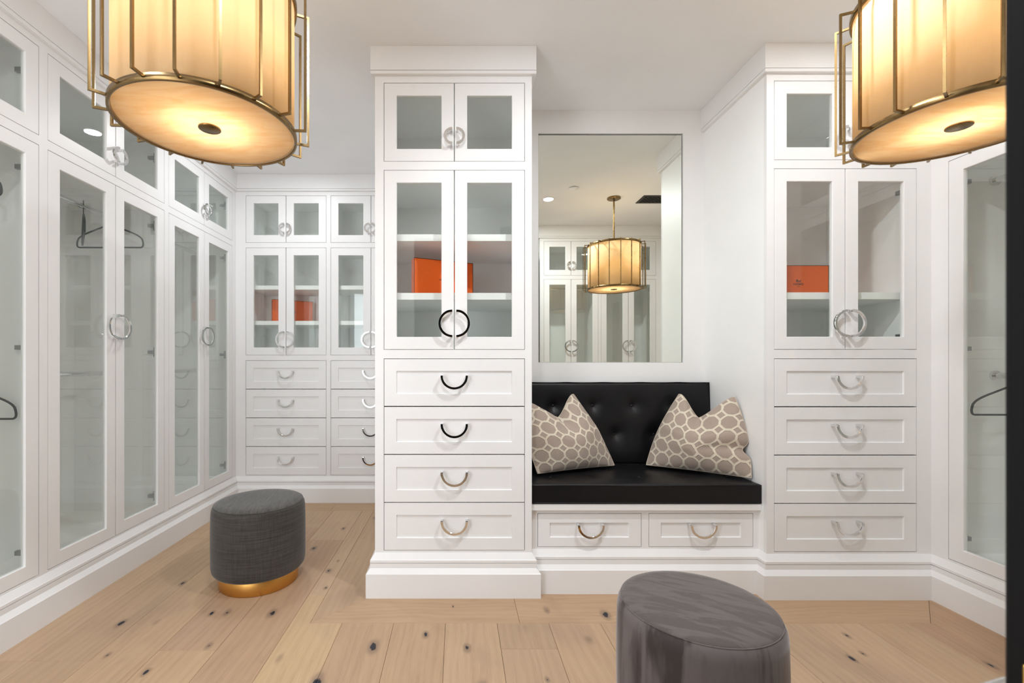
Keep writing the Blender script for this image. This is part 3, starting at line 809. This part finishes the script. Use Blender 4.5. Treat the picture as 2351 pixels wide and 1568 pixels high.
stool('round charcoal fabric stool on a gold plinth, left of the centre cabinet', (-1.062, 2.432), .2335, .196, .438, M_LINEN, M_LINENTOP, M_PLINTH, .4)
stool('round grey-brown velvet stool in front of the bench, at the bottom edge', (.726, 1.375), .2298, .193, .445, M_VELSIDE, M_VELTOP, M_PLINTH, -.5)

# ------------------------------------------------------------------ pendant lamps
def pendant(label, c, phase):
    t = thing('pendant_lamp', label, 'lamp', (c[0], c[1], C))
    zb, zt = 1.859 - C, 2.290 - C
    Rr, R2 = .248, .2822
    n = 120
    MB().lathe([(.240, zb + .004), (.240, zt - .004), (.2385, zt - .004), (.2385, zb + .004)], n, closed=True).build('lamp_shade', M_SHADE, t)
    for z in (zb, zt - .018):
        MB().lathe([(Rr, z), (Rr, z + .018), (Rr - .003, z + .018), (Rr - .003, z + .004), (Rr - .0075, z + .004), (Rr - .0075, z)], n, closed=True).build('brass_ring', M_BRASS, t)
    MB().lathe([(.0005, zb + .0085), (.228, zb + .0085), (.2365, zb + .0065), (.2375, zb + .0085), (.2375, zb + .0125), (.0005, zb + .0125)], n).build('alabaster_diffuser', M_ALAB, t)
    MB().lathe([(.0005, zb + .003), (.029, zb + .003), (.031, zb + .0045), (.031, zb + .0080), (.0005, zb + .0080)], 40).build('finial', M_BRASS, t)
    h = .0032
    for k in range(18):
        a = R(phase + 20 * k); mb = MB()
        mb.box(Rr - .002, R2 + h, -h, h, zb + .005, zb + .005 + 2 * h); mb.box(R2 - h, R2 + h, -h, h, zb + .005 + 2 * h, zt - .005 - 2 * h)
        mb.box(Rr - .002, R2 + h, -h, h, zt - .005 - 2 * h, zt - .005)
        mb.build('cage_bar', M_BRASS, t, matrix=Matrix.Rotation(a, 4, 'Z'))
    MB().cyl((0, 0, zt - .055), (0, 0, -.014), .008, n=20).build('rod', M_BRASS, t)
    MB().lathe([(.0005, -.016), (.057, -.016), (.0625, -.012), (.0625, -.0008), (.0005, -.0008)], 48).build('canopy', M_BRASS, t)
    sp_ = MB()
    for k in range(3):
        a = R(120 * k + 15); sp_.cyl((0, 0, zt - .012), (.241 * math.cos(a), .241 * math.sin(a), zt - .012), .003, n=8)
    sp_.build('spider', M_BRASS, t)
    MB().lathe([(.0165, zt - .080), (.030, zt - .076), (.034, zt - .064), (.028, zt - .050), (.0165, zt - .045)], 24).build('bulb', M_UPBULB, t)
    so = MB().cyl((0, 0, zt - .084), (0, 0, zt - .05), .016, n=20); so.build('socket', M_BRASS, t)
    MB().lathe([(.0005, zb + .055), (.122, zb + .055), (.130, zb + .063), (.130, zt - .093), (.122, zt - .085), (.0005, zt - .085)], 48).build('inner_diffuser', M_BULB, t)
    return t
pendant('drum pendant lamp with brass cage at the upper left of the photo', (-.7448, 1.3623), 3.4)
pendant('drum pendant lamp with brass cage at the upper right, partly behind the black door', (1.495, 1.350), 17)

# ------------------------------------------------------------------ ceiling fittings (seen in the mirror and reflected in glass; last downlight is an added fill)
DL_LABEL = ['round recessed ceiling downlight seen lit at the left of the mirror', 'recessed ceiling downlight above the far aisle, reflected in the left wardrobe glass',
            'recessed ceiling downlight near the left wardrobes, outside the top of the frame', 'recessed ceiling downlight just in front of the camera, outside the top of the frame',
            'added unseen fill downlight in front of the right cabinet, above the top of the frame']
for (x, y), lb, spw in zip(DOWNLIGHTS, DL_LABEL, SPOT_W):
    t = thing('downlight', lb, 'ceiling light', (x, y, C))
    MB().lathe([(.046, -.001), (.050, -.004), (.060, -.004), (.062, -.0005), (.046, -.0005)], 40, closed=True).build('trim_ring', M_CEIL, t)
    MB().lathe([(.0005, -.002), (.0455, -.002), (.0455, -.0005), (.0005, -.0005)], 32).build('lens', M_LED, t)
    l = D.lights.new('downlight_beam', 'AREA'); l.shape = 'DISK'; l.size = .086; l.energy = spw * .42; l.color = (.93, .97, 1)
    lo = D.objects.new('downlight_beam', l); COL.objects.link(lo); lo.parent = t; lo.location = (0, 0, -.0045)
sd = thing('sprinkler_cover', 'flat white round cover plate on the ceiling, seen in the mirror above the lamp', 'ceiling plate', (1.047, 1.60, C))
MB().lathe([(.0005, -.009), (.034, -.009), (.0415, -.0075), (.0415, -.006), (.0005, -.006)], 40).build('cover_disc', M_CEIL, sd)
MB().lathe([(.0005, -.0005), (.030, -.0005), (.030, -.006), (.0005, -.006)], 30).build('collar', M_DARK, sd)
vt = thing('ceiling_vent', 'dark rectangular ceiling air vent with crossed grille, seen in the mirror beside the rod', 'vent', (1.91, 1.314, C))
MB().box(-.155, .155, -.101, -.078, -.006, -.0005).box(-.155, .155, .078, .101, -.006, -.0005).box(-.155, -.130, -.078, .078, -.006, -.0005).box(.130, .155, -.078, .078, -.006, -.0005).build('frame', M_VENT, vt)
m, nt, b = newmat('vent_black'); M_VBLK = m; g = NT(nt); setp(b, (.003, .003, .003), .9); g.bump(g.noise(g.coord(), 50, 1), .1, .001, b)
MB().box(-.130, .130, -.078, .078, -.0018, -.0006).build('duct_opening', M_VBLK, vt)
for k in range(-6, 7):
    for sg in (1, -1):
        # diagonal slats clipped to the frame
        p = []; x0 = k * .040
        ymax = .078
        xa, xb = x0 - sg * ymax, x0 + sg * ymax
        def cl(xq): return max(-.130, min(.130, xq))
        ya = -ymax + (cl(xa) - xa) * sg; yb = ymax + (cl(xb) - xb) * sg
        if (xa < -.13 and xb < -.13) or (xa > .13 and xb > .13): continue
        v1 = Vector((cl(xa), ya, -.004)); v2 = Vector((cl(xb), yb, -.004))
        if (v2 - v1).length < .02: continue
        MB().cyl(v1, v2, .0035, n=6).build('slat', M_VENT, vt)

# ------------------------------------------------------------------ clothes hangers
def hanger(label, loc, rz, w_=.42, swing=0):
    """origin where the hook rests on the rod; frame hangs in local x-z"""
    t = thing('clothes_hanger', label, 'hanger', loc, rz)
    hk = [(.017 * math.cos(a), 0, .002 + .017 * math.sin(a)) for a in [R(-35) + R(215) * k / 14 for k in range(15)]]
    hk += [(-.017, 0, -.012), (-.010, 0, -.028), (0, 0, -.038), (0, 0, -.062)]
    MB().tube(hk, .0022, 8).build('hook', M_PLASTIC, t)
    hw_ = w_ / 2; pts = []
    def bez(p0, p1, p2, n=6): return [tuple(Vector(p0) * (1 - u) ** 2 + Vector(p1) * 2 * u * (1 - u) + Vector(p2) * u * u) for u in [k / n for k in range(n + 1)]]
    right = [(0, 0, -.062), (.03, 0, -.068)] + bez((.10, 0, -.095), (.17, 0, -.120), (.190, 0, -.140)) + bez((.198, 0, -.150), (.214, 0, -.196), (.190, 0, -.200))
    left = [(-x, y, z) for x, y, z in reversed(right)]
    MB().tube(right + left[:-1], .0048, 8, True).build('hanger_frame', M_PLASTIC, t)
    return t
hanger('black hanger spread wide behind the glass of the left wardrobe, below the lamp', (-2.146, 2.80, 2.0755), 0)
hanger('black hanger seen edge-on behind the left wardrobe glass, a thin dark upright', (-2.146, 2.60, 2.0755), R(131))
hanger('black hanger end low at the left photo edge, behind the nearest wardrobe glass', (-2.146, 1.980, 1.1155), R(4))
hanger('black hanger tip high at the left photo edge, behind the nearest wardrobe glass', (-2.146, 1.940, 2.0755), R(-3))
hanger('black hanger behind the right wardrobe glass, beside the black door', (2.645, 2.150, 1.1155), 0)

# ------------------------------------------------------------------ orange boxes with printed emblem
def text_mesh(body, size, mat, parent, mtx):
    cu = D.curves.new('printed_text', 'FONT'); cu.body = body; cu.size = size; cu.align_x = 'CENTER'; cu.extrude = .0002; cu.offset = size * .012; cu.space_character = 1.12
    o = D.objects.new('tmp', cu); COL.objects.link(o)
    dg = bpy.context.evaluated_depsgraph_get(); me = D.meshes.new_from_object(o.evaluated_get(dg))
    D.objects.remove(o); me.materials.append(mat)
    q = D.objects.new('printed_text', me); COL.objects.link(q); q.parent = parent; q.matrix_local = mtx
    return q
def gift_box(label, loc, rz, wid=.348, hgt=.200, th=.050):
    t = thing('gift_box', label, 'box', loc, rz)
    e = .0015
    MB().box(-wid / 2 + e, wid / 2 - e, e, th - .0, e, hgt - e).build('box_body', M_ORANGE, t, .0008)
    ed = MB()
    for (x0, x1, z0, z1) in ((-wid / 2, wid / 2, hgt - e, hgt + .0005), (-wid / 2, wid / 2, .0001, e), (wid / 2 - e, wid / 2, e, hgt - e), (-wid / 2, -wid / 2 + e, e, hgt - e)):
        ed.box(x0, x1, -.0003, .0022, z0, z1)
    ed.build('ribbon_edge', M_EDGE, t)
    face = Matrix.Rotation(R(90), 4, 'X')
    text_mesh('HERMÈS', .0155, M_EDGE, t, Matrix.Translation((0, -.0004 + e, hgt / 2 - .012)) @ face)
    text_mesh('PARIS', .0065, M_EDGE, t, Matrix.Translation((0, -.0004 + e, hgt / 2 - .0225)) @ face)
    # little horse and carriage
    y0, y1 = e - .0006, e + .0002; em = MB(); z = hgt / 2 + .004
    def wheel(cx, cz, r):
        em.arc_xz(cx, cz, r, r - .0009, y0, y1, 0, 2 * PI, 14)
        for k in range(4):
            a = PI * k / 4; em.cyl((cx + r * math.cos(a), y1 - .0003, cz + r * math.sin(a)), (cx - r * math.cos(a), y1 - .0003, cz - r * math.sin(a)), .0003, n=4)
    wheel(-.010, z + .0045, .0045); wheel(-.0005, z + .0035, .0035)
    def poly(pts): 
        n = len(pts); em.add([(x, y0, zz) for x, zz in pts] + [(x, y1, zz) for x, zz in pts], [tuple(range(n)), tuple(range(2 * n - 1, n - 1, -1))] + [(k, (k + 1) % n, n + (k + 1) % n, n + k) for k in range(n)])
    poly([(-.013, z + .0085), (-.003, z + .0075), (.001, z + .0095), (-.001, z + .0125), (-.006, z + .0155), (-.0125, z + .0145)])
    poly([(.006, z + .0065), (.0135, z + .0065), (.0145, z + .0115), (.0165, z + .0135), (.0155, z + .0145), (.0130, z + .0130), (.0115, z + .0100), (.0060, z + .0100)])
    for lx in (.0065, .0080, .0120, .0135): poly([(lx, z), (lx + .0007, z), (lx + .0009, z + .007), (lx, z + .007)])
    poly([(.0040, z), (.0048, z), (.0050, z + .0085), (.0040, z + .0085)])
    em.build('printed_emblem', M_EDGE, t)
    return t
gift_box('orange gift box turned at an angle on the middle shelf of the tall centre cabinet', (-.070, 2.470, 1.5203), math.atan2(.146, .316))
gift_box('orange gift box facing forward on the shelf of the cabinet right of the bench', (1.955, 2.595, 1.5203), 0)
gift_box('orange gift box behind the glass of the far cabinet in the left corner', (-1.467, 4.045, 1.5203), math.atan2(.17, .30))

# ------------------------------------------------------------------ open black door at the right edge
P0 = Vector((.400, .331)); th = R(25)
dv = thing('entry_door', 'black painted door standing open at the right edge of the photo, brass latch plate', 'door', (P0.x, P0.y, 0), th)
DW, DT = .560, .044
MB().box(0, DW, -DT, 0, .004, 2.43).build('door_leaf', M_BLACK, dv, .0015)
MB().box(-.0012, .003, -DT + .009, -.0085, .745, .9456).build('latch_plate', M_PLATE, dv, .0008)
lv = MB()
zc = .849
lv.cyl((.080, -.001, zc), (.080, .010, zc), .026, n=32); lv.cyl((.080, .009, zc), (.080, .050, zc), .0095, n=20)
lv.tube([(.066, .047, zc), (.076, .0485, zc + .001), (.090, .049, zc), (.12, .049, zc - .004), (.19, .047, zc - .012)], [.007, .011, .0115, .009, .0075], 16)
lv.build('lever_handle', M_CHROME, dv)
for z in (.25, 1.25, 2.2):
    MB().cyl((DW + .001, -.001, z - .05), (DW + .001, -.001, z + .05), .007, n=14).build('hinge', M_PLATE, dv)
